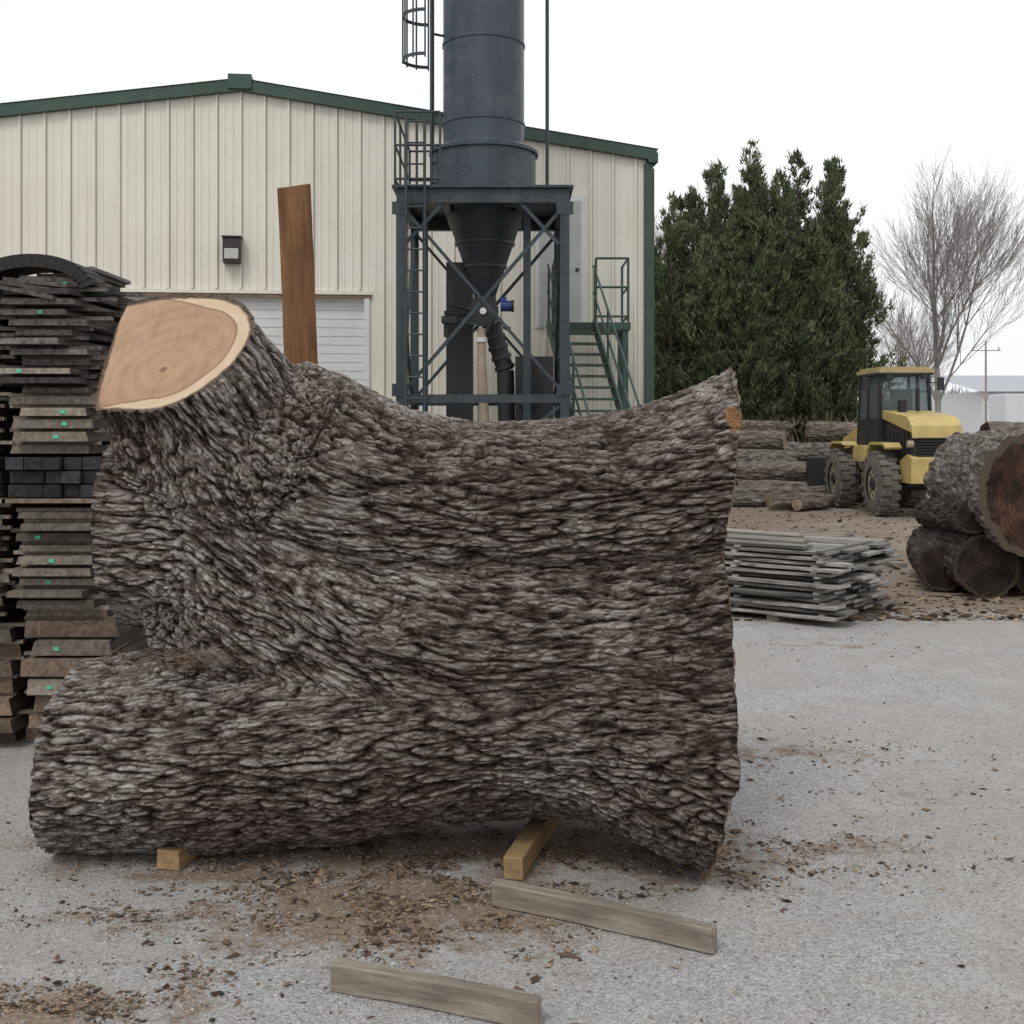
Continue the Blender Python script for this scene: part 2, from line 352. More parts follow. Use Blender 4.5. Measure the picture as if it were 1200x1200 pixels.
xr=np.interp(P[:,2],[0,.1,.38,.42,.78,.86,1.0,1.2,1.5,1.8],[.675,.685,.71,.74,.757,.765,.757,.762,.80,.845])+jag
cR=P[:,0]>xr; P[cR,0]=xr[cR]
xl=np.where(P[:,2]<.80,-1.70,-1.50)+jag*.7+np.where(P[:,2]<.80,(P[:,2]-.3)*.06,0)
cL=P[:,0]<xl; P[cL,0]=xl[cL]
P[:,2]=np.maximum(P[:,2],.003)
cut=(cU|cR|cL)
me2.materials.clear()
me2.vertices.foreach_set('co',P.astype(np.float32).ravel())
def fattr(name,a):
    at=me2.attributes.new(name,'FLOAT','POINT'); at.data.foreach_set('value',a.astype(np.float32))
fattr('bark_h',h)
at=me2.attributes.new('grain','FLOAT_VECTOR','POINT'); at.data.foreach_set('vector',grain.astype(np.float32).ravel())
qq=np.stack([(P-cc0)@e1,(P-cc0)@e2],1)-np.array([.0,-.09])
rad=np.hypot(qq[:,0],qq[:,1]*1.1)
q0=np.stack([(P-cc0)@e1,(P-cc0)@e2],1); nrm0=np.hypot(q0[:,0],q0[:,1])/np.interp(np.arctan2(q0[:,1],q0[:,0]),TH,RR)
nrm=nrm0-np.clip(q0[:,0]+.02,0,1)*.75
radR=np.hypot(P[:,1]-4.5,(P[:,2]-.85)*.75); radL=np.hypot(P[:,1]-4.42,P[:,2]-np.where(P[:,2]<.80,.33,1.24))
R_=np.where(cR,radR,np.where(cL,radL,rad)); Nn_=np.where(cR,radR/.62,np.where(cL,radL/.36,nrm))
fattr('rad',R_); fattr('nrm',Nn_); fattr('rim',np.where(cU,nrm0,0)); fattr('endcut',(cR|cL).astype(float))
spl=np.exp(-(((P[:,0]-.80)/.05)**2+((P[:,2]-1.63)/.06)**2+((P[:,1]-4.12)/.3)**2)*1.1)
fattr('splinter',spl)
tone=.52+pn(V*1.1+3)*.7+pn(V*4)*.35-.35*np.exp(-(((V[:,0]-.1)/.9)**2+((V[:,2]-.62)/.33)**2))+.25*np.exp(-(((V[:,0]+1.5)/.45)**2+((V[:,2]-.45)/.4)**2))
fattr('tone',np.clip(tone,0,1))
nl=len(me2.loops); li=np.empty(nl,np.int32); me2.loops.foreach_get('vertex_index',li); F=li.reshape(-1,4)
fc=cut[F].all(1)
def attr(nt,n,o='Fac'):
    a=nd(nt,'ShaderNodeAttribute'); a.attribute_name=n; return a.outputs[o]
def logbark():
    m,nt,b=newmat('furrowed_bark',.92,.12)
    gv=attr(nt,'grain','Vector')
    n1=nd(nt,'ShaderNodeTexNoise'); n1.inputs['Scale'].default_value=24; n1.inputs['Detail'].default_value=3; nt.links.new(gv,n1.inputs['Vector'])
    sb=nd(nt,'ShaderNodeVectorMath',operation='SUBTRACT'); nt.links.new(n1.outputs['Color'],sb.inputs[0]); sb.inputs[1].default_value=(.5,.5,.5)
    sc=nd(nt,'ShaderNodeVectorMath',operation='SCALE'); nt.links.new(sb.outputs[0],sc.inputs[0]); sc.inputs['Scale'].default_value=.036
    ad=nd(nt,'ShaderNodeVectorMath',operation='ADD'); nt.links.new(gv,ad.inputs[0]); nt.links.new(sc.outputs[0],ad.inputs[1])
    mp=nd(nt,'ShaderNodeMapping'); mp.inputs['Scale'].default_value=(8.5,46,46); nt.links.new(ad.outputs[0],mp.inputs[0])
    vo=nd(nt,'ShaderNodeTexVoronoi',feature='DISTANCE_TO_EDGE'); vo.inputs['Scale'].default_value=1; nt.links.new(mp.outputs[0],vo.inputs['Vector'])
    plate=ramp(nt,vo.outputs['Distance'],[(0,0.0),(.18,1.0)])
    fib=noise(nt,1,5,.80,vec=ad.outputs[0],sc=(18,110,110))
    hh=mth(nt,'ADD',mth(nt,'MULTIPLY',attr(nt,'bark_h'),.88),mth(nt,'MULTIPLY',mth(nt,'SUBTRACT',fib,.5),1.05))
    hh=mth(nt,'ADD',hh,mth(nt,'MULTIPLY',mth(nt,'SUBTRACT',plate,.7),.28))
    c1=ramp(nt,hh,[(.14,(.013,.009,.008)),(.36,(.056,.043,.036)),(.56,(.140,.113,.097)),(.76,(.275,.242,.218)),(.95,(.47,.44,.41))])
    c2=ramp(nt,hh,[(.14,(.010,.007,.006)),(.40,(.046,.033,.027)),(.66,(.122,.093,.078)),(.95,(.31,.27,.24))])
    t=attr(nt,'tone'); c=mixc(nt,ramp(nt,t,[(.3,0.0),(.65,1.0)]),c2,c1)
    c=mixc(nt,ramp(nt,noise(nt,14,4,.7),[(.52,0.0),(.70,.45)]),c,(.088,.058,.043))
    sp=attr(nt,'splinter'); f=ramp(nt,mth(nt,'ADD',sp,mth(nt,'MULTIPLY',mth(nt,'SUBTRACT',noise(nt,30,4),.5),1.2)),[(.55,0.0),(.65,.9)])
    c=mixc(nt,f,c,(.36,.19,.085))
    base(nt,b,c)
    hb=mth(nt,'ADD',mth(nt,'MULTIPLY',fib,1.2),mth(nt,'MULTIPLY',plate,.6))
    bump(nt,b,hb,.012,1.0); return m
def cutwood():
    m,nt,b=newmat('sawn_end_grain',.75,.2)
    r0=attr(nt,'rad'); wob=mth(nt,'MULTIPLY',mth(nt,'SUBTRACT',noise(nt,5,4),.5),.06)
    rr=mth(nt,'ADD',r0,wob)
    ring=mth(nt,'ADD',mth(nt,'MULTIPLY',mth(nt,'SINE',mth(nt,'MULTIPLY',rr,520)),.13),.5)
    ring=mth(nt,'ADD',ring,mth(nt,'MULTIPLY',mth(nt,'SINE',mth(nt,'MULTIPLY',rr,97)),.15))
    heart=ramp(nt,ring,[(.1,(.30,.185,.110)),(.9,(.41,.270,.170))])
    heart=mixc(nt,ramp(nt,noise(nt,5,4,.6),[(.4,0.0),(.65,.5)]),heart,(.46,.325,.215))
    heart=mixc(nt,ramp(nt,noise(nt,8,5,.7,sc=(5,1,1)),[(.48,0.0),(.72,.45)]),heart,(.22,.13,.075))
    sap=ramp(nt,ring,[(.1,(.49,.36,.235)),(.9,(.58,.455,.32))])
    nn=mth(nt,'ADD',attr(nt,'nrm'),mth(nt,'MULTIPLY',mth(nt,'SUBTRACT',noise(nt,6,3),.5),.06))
    c=mixc(nt,ramp(nt,nn,[(.80,0.0),(.815,1.0)]),heart,sap)
    c=mixc(nt,ramp(nt,nn,[(.77,0.0),(.80,.7),(.815,0.0)]),c,(.17,.09,.05))
    rm=mth(nt,'ADD',attr(nt,'rim'),mth(nt,'MULTIPLY',mth(nt,'SUBTRACT',noise(nt,25,4),.5),.06))
    c=mixc(nt,ramp(nt,rm,[(.945,0.0),(.975,.92)]),c,(.075,.05,.037))
    c=mixc(nt,ramp(nt,r0,[(.012,.8),(.02,0.0)]),c,(.16,.08,.05))
    c=mixc(nt,mth(nt,'MULTIPLY',attr(nt,'endcut'),.7),c,(.12,.075,.05))
    base(nt,b,c); bump(nt,b,noise(nt,40,4,.6,sc=(1,1,8)),.004,.5); return m
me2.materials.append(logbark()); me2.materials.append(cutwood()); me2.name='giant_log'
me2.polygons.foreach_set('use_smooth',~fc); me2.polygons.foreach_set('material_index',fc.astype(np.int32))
me2.update()
ob=bpy.data.objects.new('giant_forked_log',me2); COL.objects.link(ob)
g=np.random.default_rng(8); n=420; C=np.stack([g.normal(-1.12,.13,n),g.normal(4.06,.07,n),.79+g.normal(0,.015,n)],1)
d=g.normal(size=(n,3))*np.array([1,.6,.3]); d/=np.linalg.norm(d,axis=1)[:,None]; s_=np.cross(d,g.normal(size=(n,3))); s_/=np.linalg.norm(s_,axis=1)[:,None]
V_=np.stack([C-s_*.0012,C+s_*.0012,C+d*g.uniform(.03,.10,(n,1))],1).reshape(-1,3)
npmesh('dry_grass_tuft',V_,np.arange(len(V_)).reshape(-1,3),[chip])

# ------------------------------------------------------------------ timbers on ground
W_old=wood('weathered_timber',(.17,.14,.112),(.42,.365,.30),0,island=0)
W_new=wood('fresh_timber',(.27,.17,.09),(.50,.34,.18),0,island=0)
W_brown=wood('walnut_plank',(.12,.055,.026),(.33,.175,.085),2,island=0,scale=3)
def timber(name,p0,p1,h,t,mat,seed=0):
    p0=Vector(p0);p1=Vector(p1); L=(p1-p0).length; nseg=14; mb=MB(); r_=random.Random(seed); vs=[]
    for i in range(nseg+1):
        x=L*i/nseg; bow=math.sin(i/nseg*math.pi)*.006
        for (y,z) in((-t/2,0),(t/2,0),(t/2,h),(-t/2,h)):
            vs.append((x+(r_.uniform(-.004,.004) if i in(0,nseg) else 0),y+bow+r_.uniform(-.0015,.0015),z+.003+r_.uniform(-.0015,.0015)))
    fs=[(i*4+k,i*4+(k+1)%4,(i+1)*4+(k+1)%4,(i+1)*4+k) for i in range(nseg) for k in range(4)]+[(3,2,1,0),tuple(nseg*4+k for k in range(4))]
    mb.add(vs,fs); o=mb.obj(name,[mat],bevel=.004); d=p1-p0; o.location=p0; o.rotation_euler=Vector((1,0,0)).rotation_difference(d.normalized()).to_euler(); return o
timber('wooden_timber',(-.057,3.86,0),(.616,3.50,0),.078,.045,W_old,1)
timber('wooden_timber',(-.51,3.28,0),(.075,3.06,0),.078,.045,W_old,2)
timber('wooden_chock',(.005,4.06,0),(.19,4.75,0),.08,.072,W_new,3)
timber('wooden_chock',(-1.24,4.15,0),(-1.16,4.5,0),.07,.09,W_new,4)
mb=MB(); mb.cyl((.71,4.16,.01),(.80,4.1,.012),.007,.006,6); mb.cyl((.80,4.1,.012),(.88,4.06,.01),.006,.002,6); mb.obj('fallen_twig',[chip])
def plank():
    mb=MB(); n=16; vs=[]; r_=random.Random(5)
    for i in range(n+1):
        z=2.68*i/n
        for x,y in((-.076,-.03),(.072,-.03),(.072,.03),(-.076,.03)):
            vs.append((x+r_.uniform(-.002,.002),y,z+(.02 if (i==n and x>0) else 0)))
    fs=[(i*4+k,i*4+(k+1)%4,(i+1)*4+(k+1)%4,(i+1)*4+k) for i in range(n) for k in range(4)]+[(3,2,1,0),tuple(n*4+k for k in range(4))]
    mb.add(vs,fs); o=mb.obj('upright_plank',[W_brown],bevel=.004); o.location=(-.90,5.36,0); o.rotation_euler=(math.radians(3),math.radians(-2.2),math.radians(8))
plank()

# ------------------------------------------------------------------ lumber stacks
def slab(mb,x0,x1,y0,y1,z0,z1,mf=0,me_=1,axis='Y',wav=.02,seg=9,r_=random):
    vs=[]; wl=0;wr=0;tp=(z1-z0)*.5
    bend=r_.uniform(-.01,.01)
    for i in range(seg+1):
        y=y0+(y1-y0)*i/seg; wl=wl*.6+r_.uniform(-wav,wav); wr=wr*.6+r_.uniform(-wav,wav); b_=bend*math.sin(math.pi*i/seg)
        for x,z in((x0+wl,z0),(x1+wr,z0),(x1+wr-tp*r_.uniform(.1,.7),z1),(x0+wl+tp*r_.uniform(.1,.7),z1)):
            vs.append((x,y,z+b_) if axis=='Y' else (y,x,z+b_))
    fs=[(i*4+k,i*4+(k+1)%4,(i+1)*4+(k+1)%4,(i+1)*4+k) for i in range(seg) for k in range(4)]
    o=len(mb.v); mb.v+=vs
    for j,f in enumerate(fs): mb.f.append(tuple(a+o for a in f)); mb.m.append(me_ if j%4 in(1,3) else mf)
    for f in((3,2,1,0),tuple(seg*4+k for k in range(4))): mb.f.append(tuple(a+o for a in f)); mb.m.append(mf)
wA=wood('orange_slab',(.12,.082,.060),(.32,.235,.175),1,island=.5)
wB=wood('tan_slab',(.15,.125,.10),(.38,.32,.26),1,island=.55)
wC=wood('grey_slab',(.055,.048,.043),(.215,.19,.172),1,island=.6)
wD=wood('black_beam',(.022,.023,.026),(.07,.072,.078),1,island=.4)
wE=wood('slab_bark_edge',(.03,.022,.018),(.13,.105,.09),1,island=.4)
smats=[wA,wE,wB,wC,wD,M['tag'],M['black']]
mb=MB(); r_=random.Random(11)
def tagq(x,y,z): mb.box((x,y-.004,z),(.026,.003,.018),5)
cols=[(-2.25,.46),(-2.75,.48),(-3.27,.5),(-3.80,.5)]
for ci,(cx,cw) in enumerate(cols):
    for yy in(5.9,6.6,7.2): mb.box((cx,yy,.045),(cw*.95,.1,.085),0)
    z=.09
    def layer(zt,th_,gap,mf,wj,xoff,wsc,tagp,stk,edge=1,yj=.06,lean=0):
        global z
        zs=z
        while z+th_<zt:
            x=cx+xoff+lean*(z-zs)+r_.uniform(-wj,wj); w_=cw*wsc*r_.uniform(.84,1.06)/2; y0=5.72+r_.uniform(-yj,yj); t_=th_*r_.uniform(.85,1.15)
            mfe=mf if r_.random()<.78 else r_.choice([2,3])
            slab(mb,x-w_,x+w_,y0,y0+1.6+r_.uniform(-.1,.1),z,z+t_,mfe,edge,r_=r_)
            if r_.random()<tagp: tagq(x+r_.uniform(-.6,.8)*w_*.8,y0,z+t_*.5)
            if gap:
                for yy in(5.80,6.4,7.0): mb.box((x+r_.uniform(-.02,stk),yy+r_.uniform(-.02,.02),z+t_+gap/2),(cw*1.02,.03,gap*.96),3 if stk>.03 else 2)
            z+=t_+gap
    layer(.67,.074,.016,0,.02,.05,1.0,.5,0)
    layer(1.22,.036,.020,2,.035,-.02,.95,.5,.03)
    mb.box((cx,6.55,1.235),(cw*1.1,1.8,.02),0)
    z=1.25
    for rr_ in range(3):
        nx=5
        for kx in range(nx):
            mb.box((cx-cw/2+cw*(kx+.5)/nx-.02,6.55+r_.uniform(-.03,.03),z+.032),(cw/nx*.94,1.7,.060),4)
        z+=.068
    z+=.012
    layer(1.80,.042,.018,2 if ci==0 else 3,.02,-.04,.9,.4,.03)
    layer(2.34-.10*ci,.028,.020,3,.045,-.05+.02*ci,.80,.3,.07,yj=.12,lean=-.06)
    for k in range(9):
        zz=1.75+k*.062; mb.box((cx+.04+r_.uniform(-.03,.05),5.76+r_.uniform(0,.3),zz),(.42,.025,.018),3,rot=(0,r_.uniform(-.08,.08),r_.uniform(-.3,.3)))
pr=None
for k in range(21):
    a=math.pi*k/20; p=Vector((-2.40-.28*math.cos(a),5.86,2.26+.17*math.sin(a)**.8))
    if pr: mb.beam(pr,p,.24,.065,6)
    pr=p
for k in range(7):
    mb.box((-2.44+.035*k,5.9+.06*k,2.27+.024*k),(.42-.05*k,.6,.020),3,rot=(0,.20-.05*k,0))
mb.obj('lumber_stack',smats,bevel=0)

gA=wood('weathered_grey_slab',(.20,.195,.18),(.50,.48,.44),0,island=.4)
gB=wood('weathered_tan_slab',(.20,.165,.135),(.44,.375,.31),0,island=.3)
gE=wood('grey_bark_edge',(.07,.065,.06),(.34,.32,.285),0,island=.65)
mb=MB(); r_=random.Random(21); z=.06
for k in range(3): mb.box((-.5-.9*k,.55,.03),(.1,1.15,.06),1)
while z<.58:
    y=-.03+r_.uniform(-.07,.06)
    while y<1.15:
        w_=r_.uniform(.18,.32); x1=r_.uniform(-.12,.16)
        slab(mb,y,y+w_,-2.8+r_.uniform(-.2,.2),x1,z,z+.023,0,2,axis='X',wav=.03,seg=16,r_=r_); y+=w_+.015
    z+=.023
    for k in range(4): mb.box((-.1-.75*k+r_.uniform(-.04,.04),.52,z+.009),(.05,1.10,.019),0)
    z+=.019
for k in range(5):
    slab(mb,.02+.22*k,.20+.22*k,-2.5,-.25-.12*k,.60+.014*(k%2),.626+.014*(k%2),1 if k%2 else 0,2,axis='X',wav=.02,seg=10,r_=r_)
o=mb.obj('slab_stack',[gA,gB,gE]); o.location=(2.55,9.20,0); o.rotation_euler[2]=math.atan2(-.62,.78)
mb=MB()
for k in range(5):
    slab(mb,-.1+.27*k,.14+.27*k,-1.4,.9+.1*(k%3),.0+.02*k%2,.05,0,1,axis='X',wav=.02,seg=8)
    slab(mb,-.05+.25*k,.17+.25*k,-1.2,.7-.1*(k%3),.27,.31,0,1,axis='X',wav=.02,seg=8)
for k in range(3): mb.box((-.8+.7*k,.5,.16),(.15,1.2,.2),1)
o=mb.obj('slab_stack',[gB,gE]); o.location=(3.6,13.0,0); o.rotation_euler[2]=.25

# ------------------------------------------------------------------ other logs
def bark2(name,c1,c2,c3,ax=1):
    m,nt,b=newmat(name,.92,.15); sc=[9,9,9]; sc[ax]=2.4
    n=noise(nt,2.2,6,.75,sc=tuple(sc)); c=ramp(nt,n,[(.36,c1),(.5,c2),(.66,c3)]); base(nt,b,c); bump(nt,b,n,.05,1); return m
bkG=bark2('grey_log_bark',(.035,.028,.024),(.15,.13,.115),(.36,.335,.30),2)
bkD=bark2('dark_log_bark',(.012,.01,.009),(.06,.046,.04),(.15,.125,.11),2)
bkB=bark2('brown_log_bark',(.045,.035,.028),(.17,.14,.115),(.35,.305,.255),2)
def endm(name,c1,c2,c3,sapc):
    m,nt,b=newmat(name,.85,.15); tc=nd(nt,'ShaderNodeTexCoord')
    mp=nd(nt,'ShaderNodeMapping'); mp.inputs['Scale'].default_value=(1,1,0); nt.links.new(tc.outputs['Object'],mp.inputs[0])
    ln=nd(nt,'ShaderNodeVectorMath',operation='LENGTH'); nt.links.new(mp.outputs[0],ln.inputs[0])
    rr=mth(nt,'ADD',ln.outputs['Value'],mth(nt,'MULTIPLY',noise(nt,4,4),.12))
    s=mth(nt,'ADD',mth(nt,'MULTIPLY',mth(nt,'SINE',mth(nt,'MULTIPLY',rr,170)),.03),noise(nt,3,6,.78))
    c=ramp(nt,s,[(.36,c1),(.5,c2),(.66,c3)])
    at=nd(nt,'ShaderNodeAttribute'); at.attribute_name='rn'
    c=mixc(nt,ramp(nt,at.outputs['Fac'],[(.86,0.0),(.9,1.0)]),c,sapc)
    base(nt,b,c); bump(nt,b,s,.02,.7); return m
eR=endm('reddish_log_end',(.010,.006,.005),(.045,.024,.018),(.12,.065,.045),(.09,.07,.052))
eD=endm('dark_log_end',(.008,.006,.005),(.025,.018,.015),(.06,.043,.035),(.05,.04,.03))
eT=endm('tan_log_end',(.14,.10,.07),(.26,.195,.14),(.38,.30,.22),(.33,.27,.21))
def log(name,p0,p1,r0,r1,bk,en,seed=0,seg=72,n=70,amp=.05,parent=None,irr=.12):
    p0=Vector(p0);p1=Vector(p1);L=(p1-p0).length
    th=np.linspace(0,2*np.pi,seg,endpoint=False); V=[]
    zs=np.linspace(0,L,n)
    for z in zs:
        r=r0+(r1-r0)*z/L; q=np.stack([np.cos(th)*1.2,np.sin(th)*1.2,np.full(seg,z*.5)],1)+seed*7.7
        q2=np.stack([np.cos(th)*r*22,np.sin(th)*r*22,np.full(seg,z*5)],1)+seed
        R=r*(1+irr*pn(q))+amp*.5*(np.clip(np.abs(pn(q2))*3,0,1)-.5)
        V.append(np.stack([np.cos(th)*R,np.sin(th)*R,np.full(seg,z)],1))
    V=np.vstack(V)
    F=[(i*seg+k,i*seg+(k+1)%seg,(i+1)*seg+(k+1)%seg,(i+1)*seg+k) for i in range(n-1) for k in range(seg)]; mi=[0]*len(F)
    VV=list(map(tuple,V)); rn=[1.0]*len(VV)
    for end,ri in((0,0),(1,(n-1)*seg)):
        prev=list(range(ri,ri+seg)); 
        for fr in(.9,.6,.3):
            o_=len(VV)
            for k in range(seg):
                v=V[ri+k]; VV.append((v[0]*fr,v[1]*fr,v[2])); rn.append(fr)
            cur=list(range(o_,o_+seg)); F+=[(prev[k],prev[(k+1)%seg],cur[(k+1)%seg],cur[k]) for k in range(seg)]; mi+=[1]*seg; prev=cur
        F.append(tuple(prev)); mi.append(1)
    me=bpy.data.meshes.new(name); me.from_pydata(VV,[],F); me.materials.append(bk); me.materials.append(en)
    me.polygons.foreach_set('material_index',mi); a=me.attributes.new('rn','FLOAT','POINT'); a.data.foreach_set('value',rn)
    bm=bmesh.new(); bm.from_mesh(me); bmesh.ops.recalc_face_normals(bm,faces=bm.faces); bm.to_mesh(me); bm.free()
    o=bpy.data.objects.new(name,me); COL.objects.link(o); o.location=p0
    o.rotation_euler=Vector((0,0,1)).rotation_difference((p1-p0).normalized()).to_euler()
    if parent: o.parent=parent
    return o
log('sawn_log',(4.82,10.45,.93),(4.87,12.3,1.05),.60,.53,bkG,eR,1,amp=.07,irr=.3)
log('sawn_log',(4.30,10.75,.76),(4.50,12.4,.66),.155,.16,bkD,eD,2,n=40)
log('sawn_log',(4.42,10.75,.29),(4.6,12.6,.28),.29,.27,bkD,eD,3)
log('sawn_log',(4.14,11.1,.24),(4.55,12.6,.25),.22,.21,bkD,eD,4)
log('sawn_log',(4.98,10.9,.20),(5.0,13.2,.22),.22,.24,bkD,eD,5)
log('sawn_log',(5.6,10.9,.32),(5.6,13.2,.32),.34,.34,bkD,eD,6)
log('sawn_log',(6.2,10.7,.95),(6.0,13.2,.95),.6,.6,bkG,eR,7)
pile=bpy.data.objects.new('log_pile',None); COL.objects.link(pile)
r_=random.Random(4)
def plog(x,y,z,L,r,yaw,bk,en,s):
    d=Vector((math.cos(yaw),math.sin(yaw),0))*L/2; c=Vector((x,y,z)); log('log',c-d,c+d,r,r*.85,bk,en,s,seg=28,n=26,amp=.05,parent=pile,irr=.2)
s=20
for (x,y,z,L,r,yaw) in [(5.7,23.5,.2,3.2,.20,.15),(6.2,24.3,.26,3.6,.24,.4),(5.4,22.9,.14,2.6,.13,-.1),(6.4,25.2,.62,3.0,.22,-.35),(5.3,24.6,.6,3,.21,.5),(5.8,26,.3,4,.25,0),
    (5.2,27,.8,3.5,.27,.5),(6.6,27.5,.5,3.5,.28,-.5),(9.3,28,.35,3.0,.33,.65),(9.6,28.5,1.0,3.0,.32,.7),(8.6,28.8,1.45,2.4,.28,-.55),(5.2,28.4,1.25,3.0,.28,-.4),(7.2,28.6,.95,2.4,.28,-.6),(10.8,28.5,.5,4,.35,.1),(6.2,28.9,1.55,2.2,.22,.65),(10.4,28.8,1.15,3,.33,0.4),(12.5,28,.5,4,.45,0),(13.5,28,1.3,4,.4,0)]:
    plog(x,y,z,L,r,yaw,r_.choice([bkB,bkG,bkG]),r_.choice([eT,eT,eR]),s); s+=1
log('sawn_log',(5.35,21.6,.13),(6.3,22.8,.13),.10,.11,bkB,eT,50,seg=28,n=24,amp=.03)
log('sawn_log',(4.9,22.0,.18),(6.0,22.1,.17),.15,.16,bkB,eT,51,seg=28,n=24,amp=.03)

# ------------------------------------------------------------------ metal building
bd=bpy.data.objects.new('metal_warehouse',None); COL.objects.link(bd); bd.location=(-4.71,20,0); bd.rotation_euler[2]=math.radians(6.1)
HW,HR,HE=7.17,7.53,6.52
rz=lambda x:HR-abs(x)*(HR-HE)/HW
D0,D1,DT=-2.2,2.13,3.85
mb=MB()
def wpoly(x0,x1,z0,y=0): 
    xs=[x0]+([0] if x0<0<x1 else [])+[x1]
    mb.add([(x0,y,z0),(x1,y,z0)]+[(x,y,rz(x)) for x in reversed(xs)],[tuple(range(2+len(xs)))])
wpoly(-HW,D0,0); wpoly(D0,D1,DT); wpoly(D1,HW,0)
mb.add([(HW,0,0),(HW,24,0),(HW,24,HE),(HW,0,HE)],[(0,1,2,3)]); mb.add([(-HW,0,0),(-HW,24,0),(-HW,24,HE),(-HW,0,HE)],[(0,1,2,3)])
mb.add([(-HW,24,0),(HW,24,0),(HW,24,HE),(0,24,HR),(-HW,24,HE)],[(0,1,2,3,4)])
for x in(D0,D1): mb.add([(x,0,0),(x,.2,0),(x,.2,DT),(x,0,DT)],[(0,1,2,3)])
mb.add([(D0,0,DT),(D1,0,DT),(D1,.2,DT),(D0,.2,DT)],[(0,1,2,3)])
mb.obj('walls',[M['siding']],parent=bd)
mb=MB(); x=-HW+.2
while x<HW-.05:
    z0=DT+.14 if D0-.08<x<D1+.08 else .05
    w_,d_=(.030,.036); zt=rz(x)-.10
    mb.add([(x-w_,-.001,z0),(x-w_*.6,-d_,z0),(x+w_*.6,-d_,z0),(x+w_,-.001,z0),(x-w_,-.001,zt),(x-w_*.6,-d_,zt),(x+w_*.6,-d_,zt),(x+w_,-.001,zt)],[(0,1,5,4),(1,2,6,5),(2,3,7,6)])
    mb.b2(x+w_+.001,x+w_+.013,-.004,-.001,z0,zt,1)
    for q in(.137,.274):
        xx=x+q
        if xx<HW-.05 and not (D0-.1<xx<D1+.1 and z0<DT):
            zt2=rz(xx)-.10; mb.add([(xx-.02,-.001,z0),(xx,-.011,z0),(xx+.02,-.001,z0),(xx-.02,-.001,zt2),(xx,-.011,zt2),(xx+.02,-.001,zt2)],[(0,1,4,3),(1,2,5,4)])
    x+=.41
for k in range(58):
    y=.3+k*.41
    for sx in(-1,1): mb.b2(sx*HW-(0 if sx>0 else .03),sx*HW+(.03 if sx>0 else 0),y-.03,y+.03,.05,HE-.1)
mb.obj('siding_ribs',[M['siding'],M['seam']],parent=bd)
mb=MB()
for sx in(-1,1):
    a=(0,-.06,HR-.02); b_=(sx*(HW+.16),-.06,rz(HW+.16)-.02); mb.beam(a,b_,.12,.20,0)
    mb.add([(0,-.14,HR+.09),(sx*(HW+.2),-.14,rz(HW+.2)+.09),(sx*(HW+.2),24.1,rz(HW+.2)+.09),(0,24.1,HR+.09)],[(0,1,2,3)],0)
    mb.b2(sx*(HW+.1)-.09,sx*(HW+.1)+.09,-.13,24.1,HE-.18,HE+.0,0)
    mb.b2(sx*(HW+.03)-.07,sx*(HW+.03)+.075,-.075,.08,0,HE-.19,0)
mb.b2(-.20,.20,-.16,.3,HR-.10,HR+.15,0)
for k in range(4): mb.cyl((HW+.17,.3+7*k,0),(HW+.17,.3+7*k,HE-.2),.05,n=8,mat=0)
mb.obj('roof_and_trim',[M['green']],parent=bd)
mb=MB()
z=0
while z<DT-.02:
    h_=.152; mb.b2(D0,D1,.10,.15,z,min(DT,z+h_-.012),0); mb.b2(D0,D1,.118,.15,z+h_-.012,min(DT,z+h_),0); z+=h_
mb.b2(D0-.09,D0,-.045,.10,0,DT,0); mb.b2(D1,D1+.09,-.045,.10,0,DT,0)
mb.b2(D0-.12,D1+.12,-.05,.05,DT,DT+.06,1); mb.b2(D0-.12,D1+.12,-.07,.03,DT+.06,DT+.12,2)
mb.obj('overhead_door',[M['gwhite'],M['rust'],M['siding']],parent=bd)
mb=MB(); mb.b2(-.28,.02,-.22,-.002,4.42,4.85,0); mb.b2(-.25,-.01,-.24,-.22,4.48,4.66,1); mb.b2(-.30,.04,-.25,-.0,4.85,4.88,0)
mb.obj('wall_light',[M['bronze'],M['lens']],parent=bd,bevel=.015)
mb=MB(); mb.b2(5.15,6.05,-.05,-.002,3.36,5.72,0); mb.b2(5.23,5.97,-.065,-.05,3.38,5.63,1); mb.cyl((5.9,-.10,4.4),(5.9,-.065,4.4),.035,n=8,mat=2)
mb.obj('service_door',[M['gwhite'],painted('door_grey',(.42,.43,.42),.5,.1),M['dark']],parent=bd)

# ------------------------------------------------------------------ dust collector
dc=bpy.data.objects.new('dust_collector_silo',None); COL.objects.link(dc)
cx,cy=-.43,17.5
mb=MB()
mb.cyl((cx,cy,5.86),(cx,cy,11.5),.615,n=64)
for z in(6.15,7.35,8.55,9.75,10.9): mb.cyl((cx,cy,z),(cx,cy,z+.04),.63,n=64)
mb.cyl((cx,cy,5.74),(cx,cy,5.86),.80,.62,n=64); mb.cyl((cx,cy,5.07),(cx,cy,5.74),.79,n=64); mb.cyl((cx,cy,5.0),(cx,cy,5.07),.84,n=64); mb.cyl((cx,cy,5.70),(cx,cy,5.75),.83,n=64)
mb.cyl((cx,cy,11.5),(cx,cy,11.9),.615,.2,n=64)
mb.cyl((cx+.02,cy,3.55),(cx+.02,cy,4.85),.15,.60,n=48,mat=1)
for z in(4.35,4.0): mb.cyl((cx+.02,cy,z),(cx+.02,cy,z+.04),.15+(z-3.55)*.346+.03,n=48,mat=1)
mb.obj('tank',[M['tank'],M['hopper']],smooth=True,parent=dc)
mb=MB(); X0,X1,Y0,Y1=-1.58,.75,16.4,18.7
for x in(X0,X1):
    for y in(Y0,Y1):
        mb.box((x,y,2.4),(.13,.13,4.8)); mb.box((x,y,.02),(.3,.3,.04))
